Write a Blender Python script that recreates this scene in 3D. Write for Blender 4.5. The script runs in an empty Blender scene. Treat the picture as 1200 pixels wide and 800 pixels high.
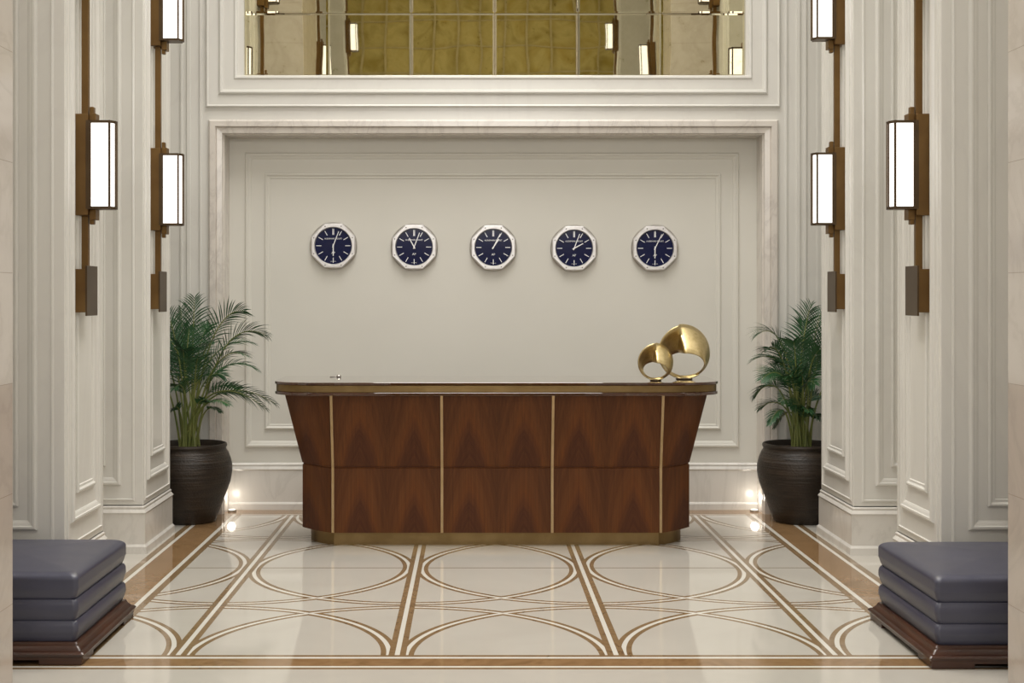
import bpy, bmesh, math, random
from mathutils import Vector, Matrix
PI = math.pi
sc = bpy.context.scene
C = sc.collection
rnd = random.Random(7)

# ------------------------------------------------------------------ camera
FPX, CXP, CYP, CAMX, CAMZ = 1606.0, 554.0, 346.0, -0.156, 1.65
cd = bpy.data.cameras.new('camera'); cam = bpy.data.objects.new('camera', cd); C.objects.link(cam)
cam.location = (CAMX, 0, CAMZ); cam.rotation_euler = (PI/2, 0, 0)
cd.sensor_width = 36; cd.lens = 36*FPX/1200.0
cd.shift_x = (600-CXP)/1200.0; cd.shift_y = -(400-CYP)/1200.0
cd.clip_end = 200
sc.camera = cam
def px(x, y, d):            # a pixel of the photograph at depth d
    return Vector(((x-CXP)*d/FPX+CAMX, d, CAMZ-(y-CYP)*d/FPX))

# ------------------------------------------------------------------ world, lights, exposure
w = bpy.data.worlds.new('world'); sc.world = w; w.use_nodes = True
w.node_tree.nodes['Background'].inputs[0].default_value = (1.0, .93, .84, 1)
w.node_tree.nodes['Background'].inputs[1].default_value = 0.3
sc.view_settings.view_transform = 'Standard'; sc.view_settings.look = 'None'
sc.view_settings.exposure = -0.14; sc.view_settings.gamma = 1.0; sc.view_settings.use_curve_mapping = False
def area(name, loc, rot, sx, sy, power, col, spread=180):
    l = bpy.data.lights.new(name, 'AREA'); l.shape = 'RECTANGLE'; l.size = sx; l.size_y = sy
    l.energy = power; l.color = col; l.spread = math.radians(spread)
    o = bpy.data.objects.new(name, l); C.objects.link(o); o.location = loc; o.rotation_euler = rot
    return o
area('ceiling_light', (0, 7.7, 7.85), (0, 0, 0), 3.2, 4.2, 262, (1.0, .975, .935), 118)
area('ceiling_light', (0, 2.2, 7.85), (math.radians(14), 0, 0), 3.0, 4.5, 155, (1.0, .97, .925), 120)
area('daylight', (0, -4.2, 4.25), (math.radians(84), 0, 0), 3.8, 2.5, 240, (1.0, .985, .97))

# ------------------------------------------------------------------ node helpers
class V:
    def __init__(s, nt, sock): s.nt, s.s = nt, sock
    def _m(s, op, b=None, c=None):
        n = s.nt.nodes.new('ShaderNodeMath'); n.operation = op
        s.nt.links.new(s.s, n.inputs[0])
        for i, q in ((1, b), (2, c)):
            if q is None: continue
            if isinstance(q, V): s.nt.links.new(q.s, n.inputs[i])
            else: n.inputs[i].default_value = q
        return V(s.nt, n.outputs[0])
    def __add__(s, b): return s._m('ADD', b)
    def __sub__(s, b): return s._m('SUBTRACT', b)
    def __mul__(s, b): return s._m('MULTIPLY', b)
    def mod(s, b): return s._m('FLOORED_MODULO', b)
    def pp(s, b): return s._m('PINGPONG', b)
    def abs(s): return s._m('ABSOLUTE')
    def sqrt(s): return s._m('SQRT')
    def lt(s, b): return s._m('LESS_THAN', b)
    def gt(s, b): return s._m('GREATER_THAN', b)
    def min(s, b): return s._m('MINIMUM', b)
    def max(s, b): return s._m('MAXIMUM', b)
class Mat:
    def __init__(s, name, col=(.8,.8,.8), rough=.5, metal=0, **kw):
        s.m = bpy.data.materials.new(name); s.m.use_nodes = True; s.nt = s.m.node_tree
        s.b = s.nt.nodes['Principled BSDF']
        s.b.inputs['Base Color'].default_value = (*col, 1); s.b.inputs['Roughness'].default_value = rough
        s.b.inputs['Metallic'].default_value = metal
        for k, v in kw.items(): s.b.inputs[k.replace('_', ' ')].default_value = v
        s.tc = None
    def co(s):
        if not s.tc: s.tc = s.nt.nodes.new('ShaderNodeTexCoord')
        return s.tc.outputs['Object']
    def xyz(s, v=None):
        n = s.nt.nodes.new('ShaderNodeSeparateXYZ'); s.nt.links.new(v or s.co(), n.inputs[0])
        return [V(s.nt, o) for o in n.outputs]
    def comb(s, x, y, z):
        n = s.nt.nodes.new('ShaderNodeCombineXYZ')
        for i, q in enumerate((x, y, z)):
            if isinstance(q, V): s.nt.links.new(q.s, n.inputs[i])
            else: n.inputs[i].default_value = q
        return n.outputs[0]
    def noise(s, scale, detail=4, vec=None, stretch=None, dist=0, rough=.5):
        v = vec or s.co()
        if stretch:
            mp = s.nt.nodes.new('ShaderNodeMapping'); mp.inputs['Scale'].default_value = stretch
            s.nt.links.new(v, mp.inputs[0]); v = mp.outputs[0]
        n = s.nt.nodes.new('ShaderNodeTexNoise'); s.nt.links.new(v, n.inputs['Vector'])
        n.inputs['Scale'].default_value = scale; n.inputs['Detail'].default_value = detail
        n.inputs['Distortion'].default_value = dist; n.inputs['Roughness'].default_value = rough
        return V(s.nt, n.outputs[0])
    def ramp(s, f, stops):
        n = s.nt.nodes.new('ShaderNodeValToRGB'); s.nt.links.new(f.s, n.inputs[0])
        e = n.color_ramp.elements
        while len(e) < len(stops): e.new(.5)
        for i, (p, c) in enumerate(stops): e[i].position = p; e[i].color = (*c, 1)
        return n.outputs[0]
    def mix(s, f, a, b):
        n = s.nt.nodes.new('ShaderNodeMix'); n.data_type = 'RGBA'
        if isinstance(f, V): s.nt.links.new(f.s, n.inputs[0])
        else: n.inputs[0].default_value = f
        for i, q in ((6, a), (7, b)):
            if isinstance(q, tuple): n.inputs[i].default_value = (*q, 1)
            else: s.nt.links.new(q, n.inputs[i])
        return n.outputs[2]
    def color(s, c): s.nt.links.new(c, s.b.inputs['Base Color']); return s
    def rough(s, v): s.nt.links.new(v.s, s.b.inputs['Roughness']); return s
    def bump(s, h, strength=.3, dist=.01):
        n = s.nt.nodes.new('ShaderNodeBump'); n.inputs['Strength'].default_value = strength
        n.inputs['Distance'].default_value = dist
        s.nt.links.new(h.s, n.inputs['Height']); s.nt.links.new(n.outputs[0], s.b.inputs['Normal']); return s
def mixm(name, c1, c2, scale, rough, metal=0, stretch=None, bump=0, lo=.35, hi=.65, **kw):
    m = Mat(name, c1, rough, metal, **kw)
    n = m.noise(scale, stretch=stretch)
    m.color(m.ramp(n, [(lo, c1), (hi, c2)]))
    if bump: m.bump(n, bump)
    return m.m

# ------------------------------------------------------------------ materials
def marble(name, base, vein, rough=.22, scale=1.4, amt=.5):
    m = Mat(name, base, rough)
    n = m.noise(scale, 8, dist=1.6, stretch=(1, 1, .45), rough=.6)
    v = (n - .5).abs()
    c = m.ramp(v, [(0, tuple(base[i]*(1-amt)+vein[i]*amt for i in range(3))), (.035, tuple(base[i]*(1-amt*.25)+vein[i]*amt*.25 for i in range(3))), (.12, base)])
    n2 = m.noise(.7, 3)
    m.color(m.mix((n2*.35), c, tuple(x*.90 for x in base)))
    return m.m
WALLC = (.735, .717, .668)
M_wall = marble('white_marble_panel', WALLC, (.60, .57, .54), .24, 1.1, .22)
M_niche = mixm('pale_plaster', (.735, .715, .65), (.71, .69, .625), 1.2, .45)
M_veined = marble('veined_marble', (.73, .68, .62), (.42, .37, .34), .18, 3.2, .42)
M_base = marble('base_marble', (.73, .70, .65), (.50, .47, .43), .14, 2.2, .35)
M_ceil = mixm('ceiling_plaster', (.8, .77, .7), (.76, .73, .66), 1.0, .8)

def jamb_mat():
    m = Mat('polished_marble_blocks', (.7,.62,.54), .10)
    x, y, z = m.xyz()
    row = ((z - 1.29)).lt(0)
    n = m.noise(1.6, 7, dist=1.5, rough=.6); v = (n-.5).abs()
    c1 = m.ramp(v, [(0, (.56,.51,.46)), (.05, (.60,.55,.50)), (.15, (.62,.57,.52))])
    c2 = m.ramp(v, [(0, (.50,.44,.39)), (.05, (.54,.475,.42)), (.15, (.56,.49,.435))])
    c = m.mix(row, c1, c2)
    j = ((z - 1.29).mod(.45)._m('COMPARE', .0, .003))
    m.color(m.mix(j*.6, c, (.3,.25,.2)))
    return m.m
M_jamb = jamb_mat()

S = 1.006; ROW0 = 6.29; RC = .966
def floor_mat():
    m = Mat('inlaid_marble_floor', (.7,.65,.57), .06)
    x, y, z = m.xyz()
    n1 = m.noise(1.3, 6, dist=1.2); n2 = m.noise(9, 5, dist=1.5)
    cream = m.ramp(n1, [(.3, (.505,.475,.42)), (.7, (.545,.515,.46))])
    brown = m.ramp(n2, [(.3, (.20,.130,.066)), (.55, (.25,.165,.088)), (.75, (.165,.10,.046))])
    tan = m.ramp(m.noise(4, 6, dist=1.8), [(.3, (.225,.133,.062)), (.5, (.285,.172,.084)), (.7, (.20,.115,.05))])
    white = (.70,.675,.61)
    a = (x - .5*S).mod(S)
    v = (y - ROW0).pp(S)
    b = (a*(-1.0)) + S
    r1 = ((a*a + v*v).sqrt() - RC).abs(); r2 = ((b*b + v*v).sqrt() - RC).abs()
    t = r1.min(r2)
    l = a.min(b)
    c = cream
    joint = (y - ROW0 - 2*S).abs().lt(.009)
    c = m.mix(joint*.9, c, (.22,.165,.12))
    c = m.mix(t.lt(.037), c, brown); c = m.mix(t.lt(.0115), c, white)
    c = m.mix(l.lt(.040), c, brown); c = m.mix(l.lt(.0115), c, white)
    # side border
    ax = x.abs()
    def band(lo, hi, q): return q.gt(lo)*q.lt(hi)
    c = m.mix(ax.gt(1.895), c, brown); c = m.mix(ax.gt(1.935), c, white)
    c = m.mix(ax.gt(1.962), c, tan); c = m.mix(ax.gt(2.15), c, white)
    c = m.mix(ax.gt(2.175), c, brown); c = m.mix(ax.gt(2.218), c, cream)
    # behind the pattern
    back = y.gt(10.29)*ax.lt(1.9)
    c = m.mix(back, c, brown); c = m.mix(y.gt(10.31)*ax.lt(1.9), c, white); c = m.mix(y.gt(10.33)*ax.lt(2.15), c, tan)
    # front band
    c = m.mix(y.lt(6.29), c, brown); c = m.mix(y.lt(6.258), c, white); c = m.mix(y.lt(6.230), c, tan)
    c = m.mix(y.lt(6.103), c, white); c = m.mix(y.lt(6.078), c, brown); c = m.mix(y.lt(6.05), c, cream)
    m.color(c)
    return m.m
M_floor = floor_mat()

def wood_mat():
    m = Mat('figured_walnut_veneer', (.13,.05,.02), .42, Specular_IOR_Level=.18)
    x, y, z = m.xyz()
    P = .717
    u = ((x.abs() + 0.0).pp(P*.5) - P*.25).abs()      # book-matched leaves, two arches per panel
    zz = z - z.gt(.52)*.47
    wob = m.noise(2.2, 3, stretch=(2.2, 1, .9))
    val = zz + (u*u)*10.0 + u*1.5 + wob*.20
    line = m.noise(1.0, 6, vec=m.comb(val*14.0, u*2.0, 0.3), rough=.7)
    streak = m.noise(1.0, 5, stretch=(95, 20, 1.3), rough=.75)
    base = m.ramp(val, [(.10, (.085,.026,.010)), (.22, (.060,.017,.008)), (.38, (.070,.021,.009)), (.50, (.150,.048,.012)), (.64, (.120,.040,.011)), (.88, (.080,.026,.008))])
    c = m.mix((line-.35)*2.0, base, (.150,.054,.016))
    c = m.mix((streak-.36)*1.6, c, (.040,.014,.006))
    m.color(c); return m.m
M_wood = wood_mat()
M_dwood = mixm('dark_mahogany', (.032,.012,.007), (.062,.022,.011), 3, .3, stretch=(1, 1, 14), Coat_Weight=.15)
M_top = mixm('walnut_counter', (.045,.015,.008), (.075,.026,.012), 3, .03, stretch=(1, 12, 12), Specular_IOR_Level=.8, Coat_Weight=1.0, Coat_Roughness=.02)
M_brass = mixm('aged_brass', (.27,.185,.085), (.21,.14,.062), 6, .40, 1.0)
M_strip = mixm('satin_brass', (.46,.33,.19), (.40,.28,.15), 12, .42, 1.0)
M_bronze = mixm('dark_bronze', (.20,.115,.040), (.155,.085,.028), 5, .45, .75)
M_bronze_edge = mixm('bronze_frame', (.10,.065,.035), (.08,.05,.025), 5, .4, .7)
def sculpt_mat():
    m = Mat('hammered_gold', (.62,.47,.20), .36, 1.0)
    n = m.noise(28, 5, rough=.65)
    m.color(m.ramp(n, [(.3, (.60,.47,.22)), (.6, (.76,.62,.34)), (.75, (.52,.40,.18))]))
    m.bump(n, .12, .003); return m.m
M_gold = sculpt_mat()
M_steel = mixm('brushed_steel', (.74,.72,.71), (.66,.64,.63), 30, .32, .55)
M_steel_d = mixm('steel_case_side', (.50,.47,.43), (.42,.39,.36), 30, .35, .7)
M_screw = Mat('screw_steel', (.22,.21,.20), .4, .6).m
def dial_mat():
    m = Mat('navy_waffle_dial', (.008,.011,.045), .12, Specular_IOR_Level=.25)
    x, y, z = m.xyz()
    g = ((x.mod(.006) - .003).abs().gt(.0022)).max((z.mod(.006) - .003).abs().gt(.0022))
    m.color(m.mix(g, (.006,.010,.060), (.004,.006,.034))); return m.m
M_dial = dial_mat()
M_mark = Mat('silver_marker', (.82,.82,.84), .3, .2).m
M_glass = Mat('clock_glass', (1,1,1), .02).m
M_glass.node_tree.nodes['Principled BSDF'].inputs['Transmission Weight'].default_value = 1
def leather_mat():
    m = Mat('navy_grey_leather', (.05,.05,.075), .33, Specular_IOR_Level=.6)
    n = m.noise(3.5, 5); n2 = m.noise(160, 3)
    m.color(m.ramp(n, [(.3, (.040,.042,.070)), (.7, (.062,.062,.092))]))
    m.bump(n2, .10, .002); m.rough(n*.25 + .26); return m.m
M_leather = leather_mat()
def pot_mat():
    m = Mat('ribbed_glazed_clay', (.04,.027,.018), .33)
    x, y, z = m.xyz()
    n = m.noise(5, 5, stretch=(1, 1, 5)); n2 = m.noise(70, 4)
    r = m.noise(1, 2, vec=m.comb(z*60.0, n*1.5, 0))
    m.color(m.ramp(n, [(.3, (.014,.009,.005)), (.55, (.026,.016,.009)), (.75, (.044,.029,.018))]))
    m.bump(r*1.0 + n2*.4, .55, .012); m.rough(n2*.3 + .34); return m.m
M_pot = pot_mat()
M_soil = mixm('dark_soil', (.02,.012,.008), (.05,.03,.02), 40, .9, bump=.6)
M_leaf = mixm('palm_leaf', (.014,.060,.018), (.028,.102,.032), 9, .42)
M_stem = mixm('palm_stem', (.12,.16,.035), (.24,.26,.08), 7, .45, stretch=(1, 1, .5))
def mirror_mat():
    m = Mat('antique_mirror', (.8,.74,.5), .015, 1.0)
    n = m.noise(16, 5, rough=.7); n2 = m.noise(1.1, 2)
    m.color(m.ramp(n, [(.28, (.45,.40,.22)), (.36, (.74,.69,.50)), (.7, (.80,.75,.56))]))
    m.bump(n2, .08, .02); return m.m
M_mirror = mirror_mat()
def gold_mat():
    m = Mat('gold_leaf_wall', (.5,.38,.09), .45, .25)
    n = m.noise(1.6, 6, dist=1.0)
    m.color(m.ramp(n, [(.3, (.44,.34,.07)), (.5, (.74,.62,.24)), (.7, (.56,.42,.09))])); return m.m
M_goldwall = gold_mat()
M_goldrib = mixm('pale_gold_rib', (.72,.62,.34), (.62,.52,.26), 4, .4, .3)
def emit(name, col, s):
    m = Mat(name, (.8,.8,.78), .4); m.b.inputs['Emission Color'].default_value = (*col, 1)
    m.b.inputs['Emission Strength'].default_value = s; return m.m
M_lamp = emit('frosted_lamp_glass', (1.0, .965, .93), 1.5)
M_up = emit('uplight_lens', (1.0, .93, .82), 1.0)
M_dark = Mat('shadow_gap_black', (.012,.009,.008), .6).m

# ------------------------------------------------------------------ mesh helpers
def link(name, bm, mat, parent=None, smooth=False, ang=40):
    bmesh.ops.recalc_face_normals(bm, faces=bm.faces)
    me = bpy.data.meshes.new(name); bm.to_mesh(me); bm.free()
    for mm in (mat if isinstance(mat, (list, tuple)) else [mat]): me.materials.append(mm)
    if smooth:
        me.polygons.foreach_set('use_smooth', [True]*len(me.polygons))
        me.set_sharp_from_angle(angle=math.radians(ang))
    o = bpy.data.objects.new(name, me); C.objects.link(o)
    if parent: o.parent = parent
    return o
def box(bm, x0, x1, y0, y1, z0, z1, bev=0, mi=0):
    r = bmesh.ops.create_cube(bm, size=1)
    for v in r['verts']:
        v.co = Vector(((x0+x1)/2+v.co.x*(x1-x0), (y0+y1)/2+v.co.y*(y1-y0), (z0+z1)/2+v.co.z*(z1-z0)))
    fs = list({f for v in r['verts'] for f in v.link_faces})
    for f in fs: f.material_index = mi
    if bev:
        es = list({e for v in r['verts'] for e in v.link_edges})
        bmesh.ops.bevel(bm, geom=es, offset=bev, segments=2, affect='EDGES', profile=.5)
    return r
def empty(name, loc, label=None, cat=None, group=None):
    o = bpy.data.objects.new(name, None); C.objects.link(o); o.location = loc; o.empty_display_size = .1
    if label: o['label'] = label
    if cat: o['category'] = cat
    if group: o['group'] = group
    return o
def struct(name, bm, mat, smooth=False):
    o = link(name, bm, mat, None, smooth); o['kind'] = 'structure'; return o
def loft(bm, rings, close=True, cap0=True, cap1=True, mi=0):
    vs = [[bm.verts.new(p) for p in r] for r in rings]
    n = len(rings[0])
    for a, b in zip(vs, vs[1:]):
        for i in range(n if close else n-1):
            j = (i+1) % n
            bm.faces.new((a[i], a[j], b[j], b[i])).material_index = mi
    if close and cap0: bm.faces.new(vs[0][::-1]).material_index = mi
    if close and cap1: bm.faces.new(vs[-1]).material_index = mi
    return vs
def lathe(bm, prof, cx=0, cy=0, n=48, cap0=True, cap1=True):
    rings = [[(cx+r*math.cos(2*PI*i/n), cy+r*math.sin(2*PI*i/n), z) for i in range(n)] for r, z in prof]
    loft(bm, rings, True, cap0, cap1)
def cyl(bm, p0, p1, r, n=12):
    p0, p1 = Vector(p0), Vector(p1); d = (p1-p0).normalized()
    a = d.orthogonal().normalized(); b = d.cross(a)
    rings = [[p+a*r*math.cos(2*PI*i/n)+b*r*math.sin(2*PI*i/n) for i in range(n)] for p in (p0, p1)]
    loft(bm, rings)
def sweep(bm, pts, prof, closed, to3d):
    """profile (offset inward from the path, height out of the wall) swept along a 2-D path with mitres; inward = left of travel"""
    n = len(pts); dirs = []
    P = [Vector(p) for p in pts]
    rings = []
    for i in range(n):
        if closed or 0 < i < n-1:
            d0 = (P[i]-P[i-1]).normalized(); d1 = (P[(i+1) % n]-P[i]).normalized()
        elif i == 0: d0 = d1 = (P[1]-P[0]).normalized()
        else: d0 = d1 = (P[-1]-P[-2]).normalized()
        n0 = Vector((-d0.y, d0.x)); n1 = Vector((-d1.y, d1.x)); m = (n0+n1); m = m/m.dot(n0)
        rings.append([to3d(P[i].x+m.x*o, P[i].y+m.y*o, h) for o, h in prof])
    if closed: rings.append(rings[0])
    vs = [[bm.verts.new(p) for p in r] for r in rings[:n]]
    if closed: vs.append(vs[0])
    for a, b in zip(vs, vs[1:]):
        for i in range(len(prof)-1): bm.faces.new((a[i], a[i+1], b[i+1], b[i]))
def rect(u0, v0, u1, v1): return [(u0, v0), (u1, v0), (u1, v1), (u0, v1)]   # anticlockwise: inward is left
MOLD = [(0, 0), (0, .010), (.006, .015), (.014, .015), (.018, .010), (.024, .006), (.036, .006), (.040, 0)]
MOLD2 = [(0, 0), (.004, .012), (.012, .019), (.022, .019), (.026, .012), (.040, .008), (.050, .003), (.052, 0)]

# ------------------------------------------------------------------ setting
XS = 3.0; YB = -6.0; ZC = 8.0
YF, YN = 10.35, 10.58            # front face of the back wall, back of the niche
bm = bmesh.new(); box(bm, -XS-.1, XS+.1, YB-.1, YN+.2, -.1, 0); struct('floor', bm, M_floor)
bm = bmesh.new(); box(bm, -XS-.1, XS+.1, YB-.1, YN+.2, ZC, ZC+.1); struct('ceiling', bm, M_ceil)
for s, nm in ((-1, 'wall_left'), (1, 'wall_right')):
    bm = bmesh.new(); box(bm, *sorted((s*XS, s*(XS+.1))), YB-.1, YN+.2, 0, ZC); struct(nm, bm, M_wall)

# back wall (niche, front face around it, panel mouldings)
NX, NZ = 2.035, 2.862
bm = bmesh.new()
box(bm, -XS, XS, YN, YN+.15, 0, 3.2)
toB = lambda u, v, h: (u, YN-h, v)
sweep(bm, rect(-1.915, .475, 1.90, 2.752), MOLD2, True, toB)
sweep(bm, rect(-1.76, .617, 1.757, 2.59), MOLD, True, toB)
struct('wall_back', bm, M_niche)
bm = bmesh.new()
toF = lambda u, v, h: (u, YF-h, v)
MX0, MX1, MZ0, MZ1 = -1.885, 1.905, 3.31, 7.15
box(bm, -XS, -NX-.11, YF, YN, 0, ZC); box(bm, NX+.11, XS, YF, YN, 0, ZC)
box(bm, -NX-.11, NX+.11, YF, YN, 2.97, MZ0); box(bm, -NX-.11, NX+.11, YF, YN, MZ1, ZC)
box(bm, -NX-.11, MX0, YF, YN, MZ0, MZ1); box(bm, MX1, NX+.11, YF, YN, MZ0, MZ1)
# stepped frame round the mirror
sweep(bm, rect(MX0-.285, MZ0-.243, MX1+.26, MZ1+.24), [(0, 0), (.004, .02), (.012, .024), (.022, .016), (.095, .012), (.10, .022), (.112, .030), (.128, .026), (.134, .012), (.21, .012), (.222, .02), (.235, .018), (.25, -.03)], True, toF)
for s in (-1, 1):               # vertical fillets on the wall beside the niche
    for a, wd in ((2.20, .018), (2.285, .03), (2.345, .018), (2.44, .05)):
        box(bm, *sorted((s*a, s*(a+wd))), YF-.012, YF, .36, ZC, .003)
struct('wall_back', bm, M_wall)
bm = bmesh.new()
prof = [(0, 0), (0, .022), (.012, .032), (.05, .032), (.056, .012), (.062, .018), (.10, .014), (.105, -.012), (.112, -.02), (.112, -(YN-YF))]
sweep(bm, [(NX+.112, 0), (NX+.112, NZ+.112), (-NX-.112, NZ+.112), (-NX-.112, 0)], prof, False, toF)
struct('trim_1', bm, M_veined)
BPROF = lambda h: [(.0, 0), (0, .020), (.02, .020), (.05, .030), (h-.05, .030)]
def base_poly(h, p=.024):       # vertical profile of a baseboard: (z, out)
    return [(0, p+.014), (.045, p+.012), (.06, p), (h-.012, p), (h, p+.006), (h+.012, p-.002), (h+.020, p-.008), (h+.034, p-.006), (h+.042, p-.014), (h+.048, 0)]
bm = bmesh.new()
loft(bm, [[(x, YN-o, z) for z, o in base_poly(.312)] + [(x, YN+.01, .36), (x, YN+.01, 0)] for x in (-NX, NX)])
for s in (-1, 1):
    loft(bm, [[(x, YF-o, z) for z, o in base_poly(.26, .02)] + [(x, YF+.01, .308), (x, YF+.01, 0)] for x in sorted((s*(NX+.125), s*XS))])
struct('baseboard_back', bm, M_base)

# piers along the hall
PX = 2.265
def pier(name, s, y0, y1, panel_side=True, x=PX, zt=ZC):
    bm = bmesh.new()
    box(bm, *sorted((s*x, s*XS)), y0, y1, 0, zt, .004)
    side = lambda u, v, h: (s*(x-h), u, v)
    front = lambda u, v, h: (s*u, y0-h, v)
    if panel_side:
        L = y1-y0
        sweep(bm, rect(y0+.035, .335, y1-.035, zt-.3), [(0, 0), (.003, .006), (.012, .008), (.016, 0)], True, side)
        sweep(bm, rect(y0+.10, .455, y1-.10, zt-.4), MOLD2, True, side)
        sweep(bm, rect(y0+.20, .60, y1-.20, zt-.5), MOLD, True, side)
        sweep(bm, rect(x+.055, .335, XS-.03, zt-.3), [(0, 0), (.003, .006), (.012, .008), (.016, 0)], True, front)
        sweep(bm, rect(x+.14, .435, XS-.1, zt-.4), MOLD2, True, front)
        sweep(bm, rect(x+.24, .56, XS-.2, zt-.5), MOLD, True, front)
    o = struct(name, bm, M_wall if panel_side else M_jamb)
    return o
def pier_base(name, s, y0, y1, x=PX):
    bm = bmesh.new(); rings = []
    for z, o in base_poly(.262, .014):
        rings.append([(s*(x-o), y0-o, z), (s*(x-o), y1+o, z), (s*XS, y1+o, z), (s*XS, y0-o, z)])
    loft(bm, rings)
    struct(name, bm, M_base)
P1 = {-1: (8.77, 9.55), 1: (8.72, 9.52)}
k = 2
for s, side in ((-1, 'left'), (1, 'right')):
    for (y0, y1) in (P1[s], (7.085, 7.82), (2.0, 2.95), (-2.6, -1.7)):
        pier('trim_%d' % k, s, y0, y1); k += 1
        pier_base('baseboard_'+side, s, y0, y1)
    pier('trim_%d' % k, s, 4.4, 5.6, False, x=2.035 if s < 0 else 2.03); k += 1
# hall behind the camera: gold-leaf wall with pale ribs, seen in the mirror
bm = bmesh.new(); box(bm, -XS, XS, YB-.1, YB, 0, ZC); struct('wall_front', bm, M_goldwall)
bm = bmesh.new()
for i in range(-6, 7):
    x = i*.46
    box(bm, x-.02, x+.02, YB, YB+.06, 0, ZC)
for j in range(1, 16): box(bm, -XS, XS, YB, YB+.04, j*.5-.012, j*.5+.012)
struct('trim_20', bm, M_goldrib)

# ------------------------------------------------------------------ wall mirror of bevelled panes
mir = empty('wall_mirror', (0, YF, MZ0), 'wide gold-tinted mirror of square panes above the row of clocks', 'mirror')
bm = bmesh.new(); box(bm, MX0, MX1, .05, .09, 0, MZ1-MZ0); link('backing', bm, M_bronze_edge, mir)
nx = 6; pw = (MX1-MX0)/nx
zs = [0, .478] + [.478+.64*i for i in range(1, 6)]; zs[-1] = min(zs[-1], MZ1-MZ0)
for i in range(nx):
    for j in range(len(zs)-1):
        x0, x1, z0, z1 = MX0+i*pw+.001, MX0+(i+1)*pw-.001, zs[j]+.001, zs[j+1]-.001
        bm = bmesh.new(); b = .014
        R = lambda e, y: [(x0+e, y, z0+e), (x1-e, y, z0+e), (x1-e, y, z1-e), (x0+e, y, z1-e)]
        loft(bm, [R(0, .05), R(0, .042), R(b, .0395)])
        link('mirror_pane', bm, M_mirror, mir)

# ------------------------------------------------------------------ sconces
def make_sconce(nlev):
    t = empty('wall_sconce', (0, 0, 0))
    # local frame: wall plane x=0, fitting projects to +x, y runs along the wall (0 = near end), z = height
    bm = bmesh.new()
    top = 2.613+1.206*(nlev-1)-.1
    box(bm, .022, .058, .045, .078, 1.70, top, .002)
    link('rod', bm, M_bronze, t)
    for k in range(nlev):
        z = 1.206*k
        bm = bmesh.new(); box(bm, 0, .068, 0, .135, 2.075+z, 2.613+z, .003)
        bp = link('backplate', bm, M_bronze, t)
        bm = bmesh.new(); box(bm, .068, .102, .03, .105, 2.052+z, 2.618+z, .002); box(bm, .066, .088, .042, .08, 2.028+z, 2.655+z, .004)
        link('bracket', bm, M_bronze, bp)
        x0, x1, y0, y1, z0, z1 = .072, .208, -.012, .098, 2.107+z, 2.577+z
        bm = bmesh.new(); c = .040; e = .004
        R = lambda e, zz: [(x0+e, y0+e, zz), (x1-c*.55, y0+e, zz), (x1-e, y0+c, zz), (x1-e, y1-c, zz), (x1-c*.55, y1-e, zz), (x0+e, y1-e, zz)]
        loft(bm, [R(e, z0+.008), R(e, z1-.008)])
        sh = link('lamp_shade', bm, M_lamp, t)
        bm = bmesh.new()
        for a, bb in ((z0, z0+.014), (z1-.014, z1)): loft(bm, [R(0, a), R(0, bb)])
        q = R(0, 0)
        for (qx, qy, _), wd in zip(q, (.010, .0055, .003, .003, .0055, .010)):
            box(bm, qx-wd, qx+wd, qy-.0045, qy+.0045, z0, z1)
        box(bm, x0-.004, x0+.016, y0-.002, y1+.002, z0, z1)
        link('lamp_frame', bm, M_bronze_edge, sh)
    bm = bmesh.new(); box(bm, 0, .056, 0, .12, 1.56, 1.79, .002)
    e = link('end_plate', bm, M_bronze, t)
    bm = bmesh.new(); box(bm, .056, .066, -.004, .20, 1.541, 1.808, .002); link('cover_plate', bm, M_bronze_edge, e)
    return t
def kids(o): return [c for c in bpy.data.objects if c.parent == o]
def copy_tree(o, parent=None):
    c = o.copy(); C.objects.link(c); c.parent = parent
    for ch in kids(o): copy_tree(ch, c)
    return c
sL = make_sconce(5)
def mirror_tree(src, parent=None):
    c = src.copy(); C.objects.link(c); c.parent = parent
    if c.data:
        c.data = src.data.copy()
        for v in c.data.vertices: v.co.x = -v.co.x
        c.data.flip_normals()
    for ch in kids(src): mirror_tree(ch, c)
    return c
sR = mirror_tree(sL)
lab = {(-1, 0): 'tall bronze wall sconce with lit glass boxes, leftmost, on the near left pier',
       (-1, 1): 'tall bronze sconce on the farther left pier, just above the left palm',
       (1, 0): 'tall bronze wall sconce with lit glass boxes, rightmost, on the near right pier',
       (1, 1): 'tall bronze sconce on the farther right pier, just above the right palm',
       (-1, 2): 'bronze sconce on left side of the hall seen only in the mirror, nearer one',
       (1, 2): 'bronze sconce on right side of the hall seen only in the mirror, nearer one',
       (-1, 3): 'bronze sconce on left side of the hall seen only in the mirror, farther one',
       (1, 3): 'bronze sconce on right side of the hall seen only in the mirror, farther one'}
for s, src in ((-1, sL), (1, sR)):
    for i, y in enumerate((7.26, 8.95 if s < 0 else 8.90, 2.45, -2.1)):
        o = src if i == 0 else copy_tree(src)
        o.location = (s*(PX-.001), y, 0)
        o['label'] = lab[(s, i)]; o['category'] = 'wall lamp'; o['group'] = 'bronze sconces along the hall'

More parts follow.
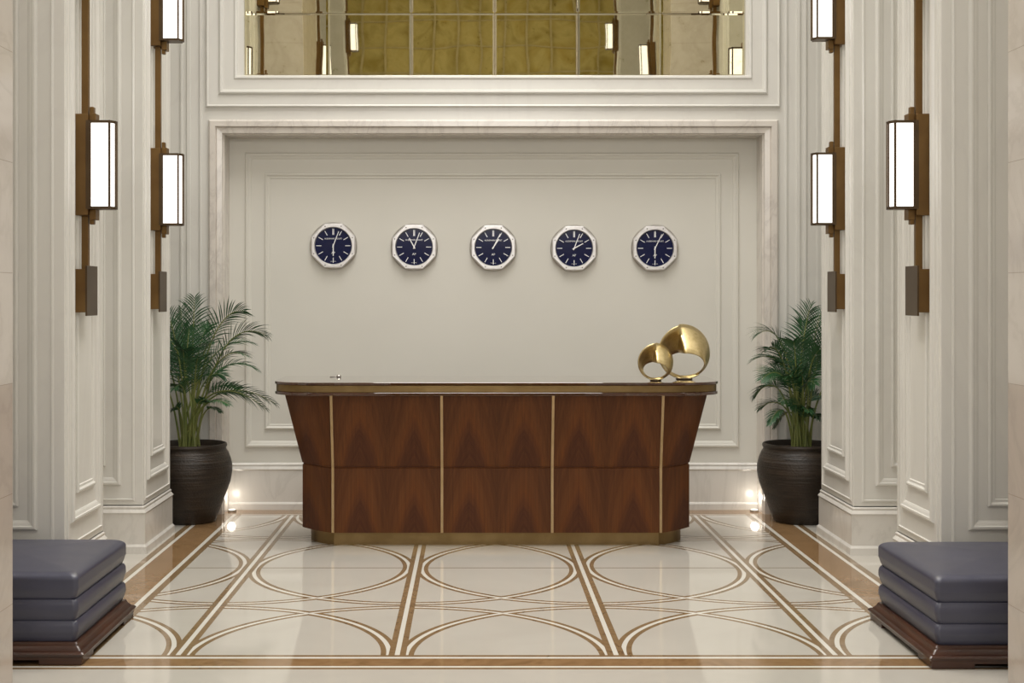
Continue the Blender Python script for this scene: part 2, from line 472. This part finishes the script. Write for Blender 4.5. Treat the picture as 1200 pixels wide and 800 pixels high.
# ------------------------------------------------------------------ reception desk
desk = empty('reception_desk', (0, 9.2, 0), 'walnut reception desk with flared sides, brass strips and brass plinth', 'desk')
OY = 9.2
def plan(o, a=1.075, w=1.302, yf=9.0, d=.23, yb=9.55, n=10, cr=(.085, .10)):
    """right half of the outline from the crease to the back, flare o"""
    P0 = Vector((a, yf-o)); P1 = Vector((w+o-cr[0], yf-o+cr[1])); P2 = Vector((w+o, yf-o*.3+d))
    pts = [((1-t)**2*P0+2*t*(1-t)*P1+t*t*P2) for t in [i/n for i in range(n+1)]]
    return [(p.x, p.y) for p in pts] + [(w+o, yb)]
def full(o, **k):
    r = plan(o, **k); return r + [(-x, y) for x, y in r[::-1]]
FL = lambda z: 0 if z <= .52 else (z-.52)/.48*.118
ZL = [.092, .513, .517, .525, .529, 1.003]
def panel_mesh(path):           # path(o) -> plan points; a slab 2 cm thick with a groove at half height
    bm = bmesh.new(); outer = []; inner = []
    for i, z in enumerate(ZL):
        g = .006 if i in (2, 3) else 0
        outer.append([(x, y-OY, z) for x, y in path(FL(z)-g)])
        inner.append([(x, y-OY, z) for x, y in path(FL(z)-.024)])
    vo = [[bm.verts.new(p) for p in r] for r in outer]; vi = [[bm.verts.new(p) for p in r] for r in inner]
    n = len(vo[0]); m = len(vo)
    for i in range(m-1):
        for j in range(n-1):
            bm.faces.new((vo[i][j], vo[i][j+1], vo[i+1][j+1], vo[i+1][j])); bm.faces.new((vi[i][j], vi[i+1][j], vi[i+1][j+1], vi[i][j+1]))
        bm.faces.new((vo[i][0], vo[i+1][0], vi[i+1][0], vi[i][0])); bm.faces.new((vo[i][-1], vi[i][-1], vi[i+1][-1], vo[i+1][-1]))
    for j in range(n-1):
        bm.faces.new((vo[0][j], vi[0][j], vi[0][j+1], vo[0][j+1])); bm.faces.new((vo[-1][j], vo[-1][j+1], vi[-1][j+1], vi[-1][j]))
    return bm
bm = bmesh.new()
loft(bm, [[(x, y-OY, z) for x, y in full(FL(z)-.026)] for z in (.092, .52, 1.0)])
link('cabinet_body', bm, M_dwood, desk)
SX = [-1.075, -.358, .366, 1.079]
for i in range(3):
    a, b = SX[i]+.009, SX[i+1]-.009
    link('front_panel', panel_mesh(lambda o: [(a, 9.0-o), (b, 9.0-o)]), M_wood, desk)
for s in (-1, 1):
    link('side_panel', panel_mesh(lambda o: [(s*x, y) for x, y in plan(o, a=1.086)][::s]), M_wood, desk, True, 25)
for x in SX:
    bm = bmesh.new()
    R = lambda z: [(x-.0085, 8.996-FL(z)-OY, z), (x+.0085, 8.996-FL(z)-OY, z), (x+.0085, 9.02-FL(z)-OY, z), (x-.0085, 9.02-FL(z)-OY, z)]
    loft(bm, [R(.092), R(.52), R(1.002)]); link('brass_strip', bm, M_strip, desk)
bm = bmesh.new()
loft(bm, [[(x, y-OY, z) for x, y in full(0, w=1.250, yf=9.075, d=.20, yb=9.5, cr=(.05, .06))] for z in (0, .004, .0915)])
link('plinth', bm, M_brass, desk)
K = dict(a=1.16, w=1.464, yf=8.835, d=.22, yb=9.58, n=14, cr=(.02, .03))
def slab(z0, z1, inset, r):
    bm = bmesh.new()
    f = lambda e: [(x, y-OY) for x, y in full(-e, **K)]
    loft(bm, [[(x, y, z) for x, y in f(e)] for z, e in ((z0, inset+r), (z0+r, inset), (z1-r, inset), (z1, inset+r))])
    return bm
link('counter_lip', slab(1.003, 1.022, .002, .002), M_top, desk, True, 30)
link('brass_band', slab(1.022, 1.070, .010, .003), M_brass, desk, True, 30)
link('countertop', slab(1.070, 1.087, 0, .0012), M_top, desk, True, 30)

# ------------------------------------------------------------------ ribbon-ring sculptures
def ring(name, cx, cz, R, d, label, ib, ix, tw):
    """loop of broad strip whose width tapers to the foot; opening offset down; the strip twists over near the top"""
    t = empty(name, (cx, d, cz-R+.004), label, 'sculpture', None)
    bm = bmesh.new(); n = 120; rows = []
    ri = R*ib
    for i in range(n):
        th = 2*PI*i/n            # 0 = right, anticlockwise seen from the front
        ox, oz = R*math.cos(th), R*math.sin(th)
        ixx = ix*R + ri*math.cos(th); izz = -R*.47 + R*.43*math.sin(th)
        izz = max(izz, -R*.93)
        # tilt: left half outer edge near / inner edge far; right half the other way; sharp flip just left of the top
        a = (th - math.radians(tw))
        a = (a+PI) % (2*PI) - PI
        k = math.tanh(a*26)      # -1 right, +1 left
        if abs(a) > PI*.55: k *= max(0, 1-(abs(a)-PI*.55)/(PI*.45))
        wgap = math.hypot(ox-ixx, oz-izz)
        dep = 1.0*min(wgap, R*.9) + R*.14
        yo = -k*dep*.5; yi = k*dep*.5
        if abs(k) < .3 and abs(a) > 1: yo, yi = -R*.10, R*.10
        row = []
        for q in range(7):
            f = q/6; bul = math.sin(f*PI)*.10*wgap*(1 if k < 0 else -1)
            row.append(Vector((ox+(ixx-ox)*f, yo+(yi-yo)*f - bul, R+oz+(izz-oz)*f)))
        rows.append(row)
    vs = [[bm.verts.new(p) for p in r] for r in rows]
    for i in range(n):
        for q in range(6): bm.faces.new((vs[i][q], vs[i][q+1], vs[(i+1) % n][q+1], vs[(i+1) % n][q]))
    o = link('ribbon_loop', bm, M_gold, t, True, 60)
    md = o.modifiers.new('thick', 'SOLIDIFY'); md.thickness = .006; md.offset = 0
    bm = bmesh.new(); lathe(bm, [(R*.30, -.0035), (R*.32, -.001), (R*.28, .003), (R*.08, .006)], 0, 0, 24); link('foot', bm, M_bronze_edge, t)  # added dark disc, in place of the shadow and reflection under the ring
    return t
ZT = 1.0875
ring('ring_sculpture', 1.263, ZT+.181, .181, 9.20, 'larger gold ribbon ring sculpture with round opening on the desk end', .66, .03, 101)
ring('ring_sculpture', 1.052, ZT+.121, .121, 9.05, 'smaller gold ribbon ring sculpture leaning before the larger ring', .62, -.03, 92)
# small grey thing on the left end of the counter
bm = bmesh.new(); lathe(bm, [(.014, 0), (.018, .004), (.016, .010), (.008, .017), (.002, .019)], 0, 0, 20)
box(bm, -.06, -.012, -.012, .012, 0, .006, .002)
o = link('small_metal_piece', bm, M_steel_d, None, True, 40); o.location = (-1.08, 9.45, ZT)
o['label'] = 'tiny grey metal object near the left end of the desk top'; o['category'] = 'desk object'

# ------------------------------------------------------------------ clocks
def text_mesh(body, size, ext):
    c = bpy.data.curves.new('t', 'FONT'); c.body = body; c.size = size; c.extrude = ext
    c.align_x = 'CENTER'; c.align_y = 'CENTER'
    o = bpy.data.objects.new('t', c); C.objects.link(o)
    dg = bpy.context.evaluated_depsgraph_get()
    me = bpy.data.meshes.new_from_object(o.evaluated_get(dg))
    bpy.data.objects.remove(o)
    return me
T1 = text_mesh('AUDEMARS PIGUET', .0155, .0006); T1.materials.clear(); T1.materials.append(M_mark)
T2 = text_mesh('AP', .024, .0006); T2.materials.clear(); T2.materials.append(M_mark)
T3 = text_mesh('SWISS  MADE', .007, .0004); T3.materials.clear(); T3.materials.append(M_mark)
def octo(r, y, cut=.0, n=8, rot=PI/8): return [(r*math.cos(rot+2*PI*i/n), y, r*math.sin(rot+2*PI*i/n)) for i in range(n)]
def soft_octo(r, y, k=.5, n=64):
    """octagon whose sides bow outward (k=1 is a circle)"""
    out = []
    for i in range(n):
        th = 2*PI*i/n; a = ((th) % (PI/4)) - PI/8*1
        a = (th+PI/8) % (PI/4) - PI/8
        ro = r*math.cos(PI/8)/math.cos(a)
        rr = ro*(1-k)+r*.965*k
        out.append((rr*math.cos(th), y, rr*math.sin(th)))
    return out
def make_clock(pxx, pxy, hour_deg, min_deg, label, with_ap):
    p = px(pxx, pxy, YN)
    t = empty('wall_clock', (p.x, YN, p.z), label, 'clock', 'row of five wall clocks')
    bm = bmesh.new(); loft(bm, [soft_octo(.180, 0, .75), soft_octo(.190, -.006, .75), soft_octo(.190, -.018, .7), soft_octo(.182, -.026, .6)]); link('case', bm, M_steel_d, t, True, 35)
    bm = bmesh.new()
    n = 64; circ = lambda r, y: [(r*math.cos(2*PI*i/n), y, r*math.sin(2*PI*i/n)) for i in range(n)]
    rings = [soft_octo(.184, -.026, .08), soft_octo(.184, -.036, .08), soft_octo(.176, -.042, .08), circ(.146, -.042), circ(.141, -.034), circ(.141, -.028)]
    loft(bm, rings, True, False, False); link('bezel', bm, M_steel, t, True, 25)
    for i in range(8):
        a = PI/8+PI/4*i; bm = bmesh.new()
        cyl(bm, (.161*math.cos(a), -.040, .161*math.sin(a)), (.161*math.cos(a), -.0435, .161*math.sin(a)), .0052, 10)
        link('screw', bm, M_screw, t)
    bm = bmesh.new(); loft(bm, [circ(.142, -.026), circ(.142, -.029)]); di = link('dial', bm, M_dial, t)
    def bar(bm, deg, r0, r1, w, y0, y1, off=0):
        a = math.radians(deg); u = Vector((math.sin(a), 0, math.cos(a))); v = Vector((math.cos(a), 0, -math.sin(a)))
        q = [u*r0+v*(off-w), u*r0+v*(off+w), u*r1+v*(off+w*.8), u*r1+v*(off-w*.8)]
        loft(bm, [[c+Vector((0, y0, 0)) for c in q], [c+Vector((0, y1, 0)) for c in q]])
    for h in range(12):
        bm = bmesh.new()
        if h == 0: bar(bm, 0, .085, .131, .0028, -.028, -.031, -.0038); bar(bm, 0, .085, .131, .0028, -.028, -.031, .0038)
        else: bar(bm, h*30, .092, .131, .0028, -.028, -.031)
        link('hour_marker', bm, M_mark, di)
    for deg, r1, wd, yy in ((hour_deg, .078, .0042, -.033), (min_deg, .118, .0034, -.035)):
        bm = bmesh.new(); bar(bm, deg, -.014, r1, wd, yy, yy-.0012)
        cyl(bm, (0, -.029, 0), (0, yy-.002, 0), .006, 14)
        link('hour_hand' if r1 < .1 else 'minute_hand', bm, M_mark, t)
    for me, z in ((T1, .054), (T2, -.055), (T3, -.121)):
        if me is T2 and not with_ap: continue
        o = bpy.data.objects.new('lettering', me); C.objects.link(o); o.parent = di
        o.rotation_euler = (PI/2, 0, 0); o.location = (0, -.0295, z)
for a in ((391, 288, 180, 21, 'leftmost round navy wall clock in octagonal steel, showing about six', True),
          (485.5, 289.5, 331, 21, 'second navy wall clock from left, hands forming a V near twelve', True),
          (578, 290, 34, 27, 'middle navy wall clock of five, both hands pointing to one', True),
          (672.5, 291, 62, 21, 'fourth navy wall clock from left, hands showing about two', True),
          (767, 291, 181, 26, 'rightmost navy wall clock above the gold sculptures, showing about six', True)):
    make_clock(*a)

# ------------------------------------------------------------------ ottomans
def rsq(cx, cy, hx, hy, r, z, n=8):
    pts = []
    r = max(min(r, hx-.001, hy-.001), .0008)
    for qx, qy, a0 in ((1, 1, 0), (-1, 1, PI/2), (-1, -1, PI), (1, -1, 1.5*PI)):
        for i in range(n+1):
            a = a0+PI/2*i/n
            pts.append((cx+qx*(hx-r)+r*math.cos(a), cy+qy*(hy-r)+r*math.sin(a), z))
    return pts
def make_ottoman():
    t = empty('ottoman', (0, 0, 0))
    HX = HY = .475
    bm = bmesh.new()
    for sx in (-1, 1):
        for sy in (-1, 1):
            pass
    prof = [(.030, .004), (.034, .004), (.050, -.006), (.058, .002), (.062, .014), (.072, .022), (.080, .030), (.088, .032), (.096, .038)]
    rings = [rsq(0, 0, HX-.004, HY-.004, .012, .024)] + [rsq(0, 0, HX-i, HY-i, .012, z) for z, i in prof]
    loft(bm, rings); link('base', bm, M_dwood, t)
    for sx in (-1, 1):
        for sy in (-1, 1):
            bm = bmesh.new(); box(bm, *sorted((sx*(HX-.20), sx*(HX-.008))), *sorted((sy*(HY-.20), sy*(HY-.008))), 0, .026, .003)
            link('foot', bm, M_dwood, t)
    zt = [(.094, .188), (.188, .284), (.284, .375)]
    U = .440
    for k, (z0, z1) in enumerate(zt):
        bm = bmesh.new(); rings = []
        m = 10
        top = (k == 2)
        for i in range(m+1):
            f = i/m; z = z0+(z1-z0)*f
            if top and f > .5: ins = 0
            else: ins = .017*(1-f)**3 if f < .5 else .010*(2*f-1)**4
            rings.append(rsq(0, 0, U-ins, U-ins, .022, z))
        if top:
            for f in (.12, .25, .4, .55, .7, .85, 1.0):
                a = f*PI/2
                rings.append(rsq(0, 0, U-.05*(1-math.cos(a)), U-.05*(1-math.cos(a)), .022+.02*f, z1+.032*math.sin(a)))
            for f in (.86, .72, .55, .38, .2, .05):
                h = (U-.05)*f; rings.append(rsq(0, 0, h, h, .03*f+.002, z1+.032+.020*(1-f**2)))
        loft(bm, rings); link('cushion_tier', bm, M_leather, t, True, 50)
    return t
ott = make_ottoman()
ott.location = (-1.893-.475, 6.108+.475, 0)
ott['label'] = 'navy leather ottoman in three tiers on dark wooden base, at left'; ott['category'] = 'ottoman'; ott['group'] = 'pair of leather ottomans'
o2 = copy_tree(ott); o2.location = (1.863+.475, 6.045+.475, 0)
o2['label'] = 'navy leather ottoman in three tiers on dark wooden base, at right'

# ------------------------------------------------------------------ potted palms
def bez(P0, P1, P2, t): return P0*(1-t)**2+P1*2*t*(1-t)+P2*t*t
def frond(parent, P0, P1, P2, r0, start, lmax, seed, npair=20):
    rg = random.Random(seed); roll = rg.uniform(-.9, .9)
    bm = bmesh.new(); n = 18; rings = []
    for i in range(n+1):
        t = i/n; p = bez(P0, P1, P2, t); d = (bez(P0, P1, P2, min(1, t+.01))-bez(P0, P1, P2, max(0, t-.01))).normalized()
        a = d.orthogonal().normalized(); b = d.cross(a); r = r0*(1-t)**.8+.0008
        rings.append([p+a*r*math.cos(2*PI*k/6)+b*r*math.sin(2*PI*k/6) for k in range(6)])
    loft(bm, rings); st = link('frond_stem', bm, M_stem, parent, True, 60)
    bm = bmesh.new()
    for i in range(npair):
        f = i/(npair-1); t = start+(1-start)*f
        p = bez(P0, P1, P2, t); d = (bez(P0, P1, P2, min(1, t+.01))-bez(P0, P1, P2, max(0, t-.01))).normalized()
        sd = d.cross(Vector((0, 0, 1)))
        if sd.length < .25: sd = d.cross(Vector((0.35, 1, 0)))
        sd.normalize(); sd = Matrix.Rotation(roll, 3, d) @ sd; up = sd.cross(d).normalized()
        for s in (-1, 1):
            L = lmax*(.45+.75*math.sin(PI*min(1, f*.85+.16)))*rg.uniform(.85, 1.12)
            fw = .80+.75*f+rg.uniform(-.12, .12)
            dir0 = (d*fw+sd*s*.95+up*rg.uniform(.15, .45)).normalized()
            wd = dir0.cross(up).normalized(); W = .0052*rg.uniform(.8, 1.15)
            m = 6; prev = None
            q = p.copy(); dr = dir0.copy()
            for k in range(m+1):
                g = k/m; ww = W*math.sin(PI*min(1, g*.93+.07))**.6*(1-g**3*.9)
                nrm = dr.cross(wd).normalized()
                c = [bm.verts.new(q-wd*ww), bm.verts.new(q+nrm*ww*.35), bm.verts.new(q+wd*ww)]
                if prev:
                    bm.faces.new((prev[0], prev[1], c[1], c[0])); bm.faces.new((prev[1], prev[2], c[2], c[1]))
                prev = c
                q = q+dr*(L/m); dr = (dr+Vector((0, 0, -.11-.06*rg.random()))).normalized()
    YMAX = 10.335
    for v in bm.verts:          # leaves stay clear of the wall behind and the pier in front
        wx, wy = v.co.x+parent.location.x, v.co.y+parent.location.y
        if wy > YMAX-.012: v.co.y = YMAX-.012-parent.location.y-rg.random()*.02
        if abs(wx) > 2.2 and wy < 9.63: v.co.y = 9.63-parent.location.y+rg.random()*.02
        if abs(wx) > 2.95: v.co.x = math.copysign(2.95, wx)-parent.location.x
    link('leaflets', bm, M_leaf, st, True, 60)
def palm(cx, cy, tips, label, seed):
    t = empty('potted_palm', (cx, cy, 0), label, 'potted plant', 'pair of potted palms')
    bm = bmesh.new()
    prof = [(.001, 0), (.180, 0), (.190, .012), (.224, .10), (.262, .20), (.294, .29), (.307, .36), (.307, .41), (.296, .46), (.278, .505), (.265, .525), (.262, .538), (.268, .546), (.271, .557), (.266, .569), (.256, .572), (.247, .560), (.244, .52), (.001, .515)]
    lathe(bm, prof, 0, 0, 64); link('pot', bm, M_pot, t, True, 50)
    bm = bmesh.new(); lathe(bm, [(.2435, .5155), (.2435, .530), (.15, .538), (.05, .541), (.001, .541)], 0, 0, 32); link('soil', bm, M_soil, t, True)
    L = Vector((cx, cy, 0)); rg = random.Random(seed)
    for i, (tx, ty, dd, lift, start, lm) in enumerate(tips):
        a = rg.uniform(0, 2*PI); r = rg.uniform(.01, .085)
        P0 = Vector((r*math.cos(a), r*math.sin(a)*.8, .53))
        P2 = px(tx, ty, cy+dd)-L
        h = P2-P0
        P1 = P0+Vector((h.x*.28, h.y*.28, max(h.z, .25)*.62+lift))
        frond(t, P0, P1, P2, .0085, start, lm, seed*100+i)
    return t
palm(-2.225, 10.02, [
    (228, 350, -.10, .12, .42, .17), (212, 362, .12, .10, .42, .17), (196, 366, -.12, .10, .42, .17), (182, 375, .08, .15, .45, .17),
    (286, 364, -.05, .42, .48, .17), (311, 392, .05, .50, .50, .17), (288, 416, -.22, .38, .50, .15), (300, 432, .16, .42, .48, .16),
    (322, 472, -.12, .42, .50, .16), (311, 478, -.30, .46, .50, .15), (268, 474, -.32, .25, .55, .10), (250, 400, -.25, .25, .45, .17),
    (244, 382, .15, .25, .45, .16), (232, 420, -.33, .25, .48, .16), (214, 410, -.20, .28, .45, .17), (196, 420, .18, .30, .45, .16),
    (176, 410, .05, .35, .48, .16), (168, 450, .15, .40, .50, .15), (205, 455, -.30, .30, .5, .13), (240, 440, .2, .25, .5, .14),
    (258, 482, -.2, .22, .62, .07), (246, 470, -.3, .2, .6, .08), (203, 480, -.25, .2, .6, .07), (280, 455, .05, .30, .5, .12), (296, 402, .2, .40, .48, .15), (222, 385, -.05, .15, .42, .17), (204, 390, .20, .12, .42, .17), (262, 440, -.05, .30, .5, .14)],
    'potted areca palm in dark ribbed pot left of the desk, fuller and wider', 3)
palm(2.235, 10.02, [
    (950, 358, -.05, .12, .45, .17), (962, 366, .1, .12, .45, .17), (888, 392, -.05, .50, .52, .17), (975, 385, -.1, .2, .45, .16),
    (882, 422, .12, .42, .50, .14), (893, 444, -.20, .40, .52, .14), (884, 464, .02, .42, .55, .14), (902, 496, -.2, .30, .60, .09),
    (908, 500, .15, .28, .62, .08), (898, 410, -.15, .40, .48, .15), (890, 478, .1, .28, .5, .12), (900, 440, .15, .34, .45, .14), (915, 470, -.3, .22, .4, .11), (926, 476, -.2, .2, .4, .11), (948, 482, -.3, .2, .4, .10), (958, 490, -.2, .2, .45, .09), (912, 425, .05, .3, .4, .15), (935, 430, .1, .2, .3, .15), (945, 445, -.1, .2, .3, .14), (930, 400, -.2, .22, .45, .16), (915, 410, .15, .30, .48, .16), (945, 400, .2, .15, .42, .17),
    (960, 410, -.25, .2, .45, .15), (985, 420, .05, .35, .48, .15), (992, 450, .1, .35, .5, .14), (925, 440, -.3, .28, .5, .14),
    (940, 440, -.3, .25, .48, .15), (955, 450, -.28, .3, .5, .14), (965, 470, .1, .3, .5, .14), (940, 378, .1, .12, .45, .16)],
    'potted areca palm in dark ribbed pot right of the desk, slimmer', 5)

# ------------------------------------------------------------------ uplights in the niche corners
for s, sd in ((-1, 'left'), (1, 'right')):
    t = empty('floor_uplight', (s*1.995, 10.47, 0), 'small floor uplight glowing behind the %s palm pot in the niche corner' % sd, 'lamp', 'niche uplights')
    bm = bmesh.new(); lathe(bm, [(.030, 0), (.034, .0), (.034, .012), (.028, .014)], 0, 0, 24); link('housing', bm, M_steel_d, t)
    bm = bmesh.new(); lathe(bm, [(.026, .012), (.026, .0165), (.015, .018)], 0, 0, 24); link('lens', bm, M_up, t)
    l = bpy.data.lights.new('uplight_lamp', 'POINT'); l.energy = .45; l.color = (1, .92, .80); l.shadow_soft_size = .03
    lo = bpy.data.objects.new('uplight_lamp', l); C.objects.link(lo); lo.parent = t; lo.location = (0, -.02, .11)
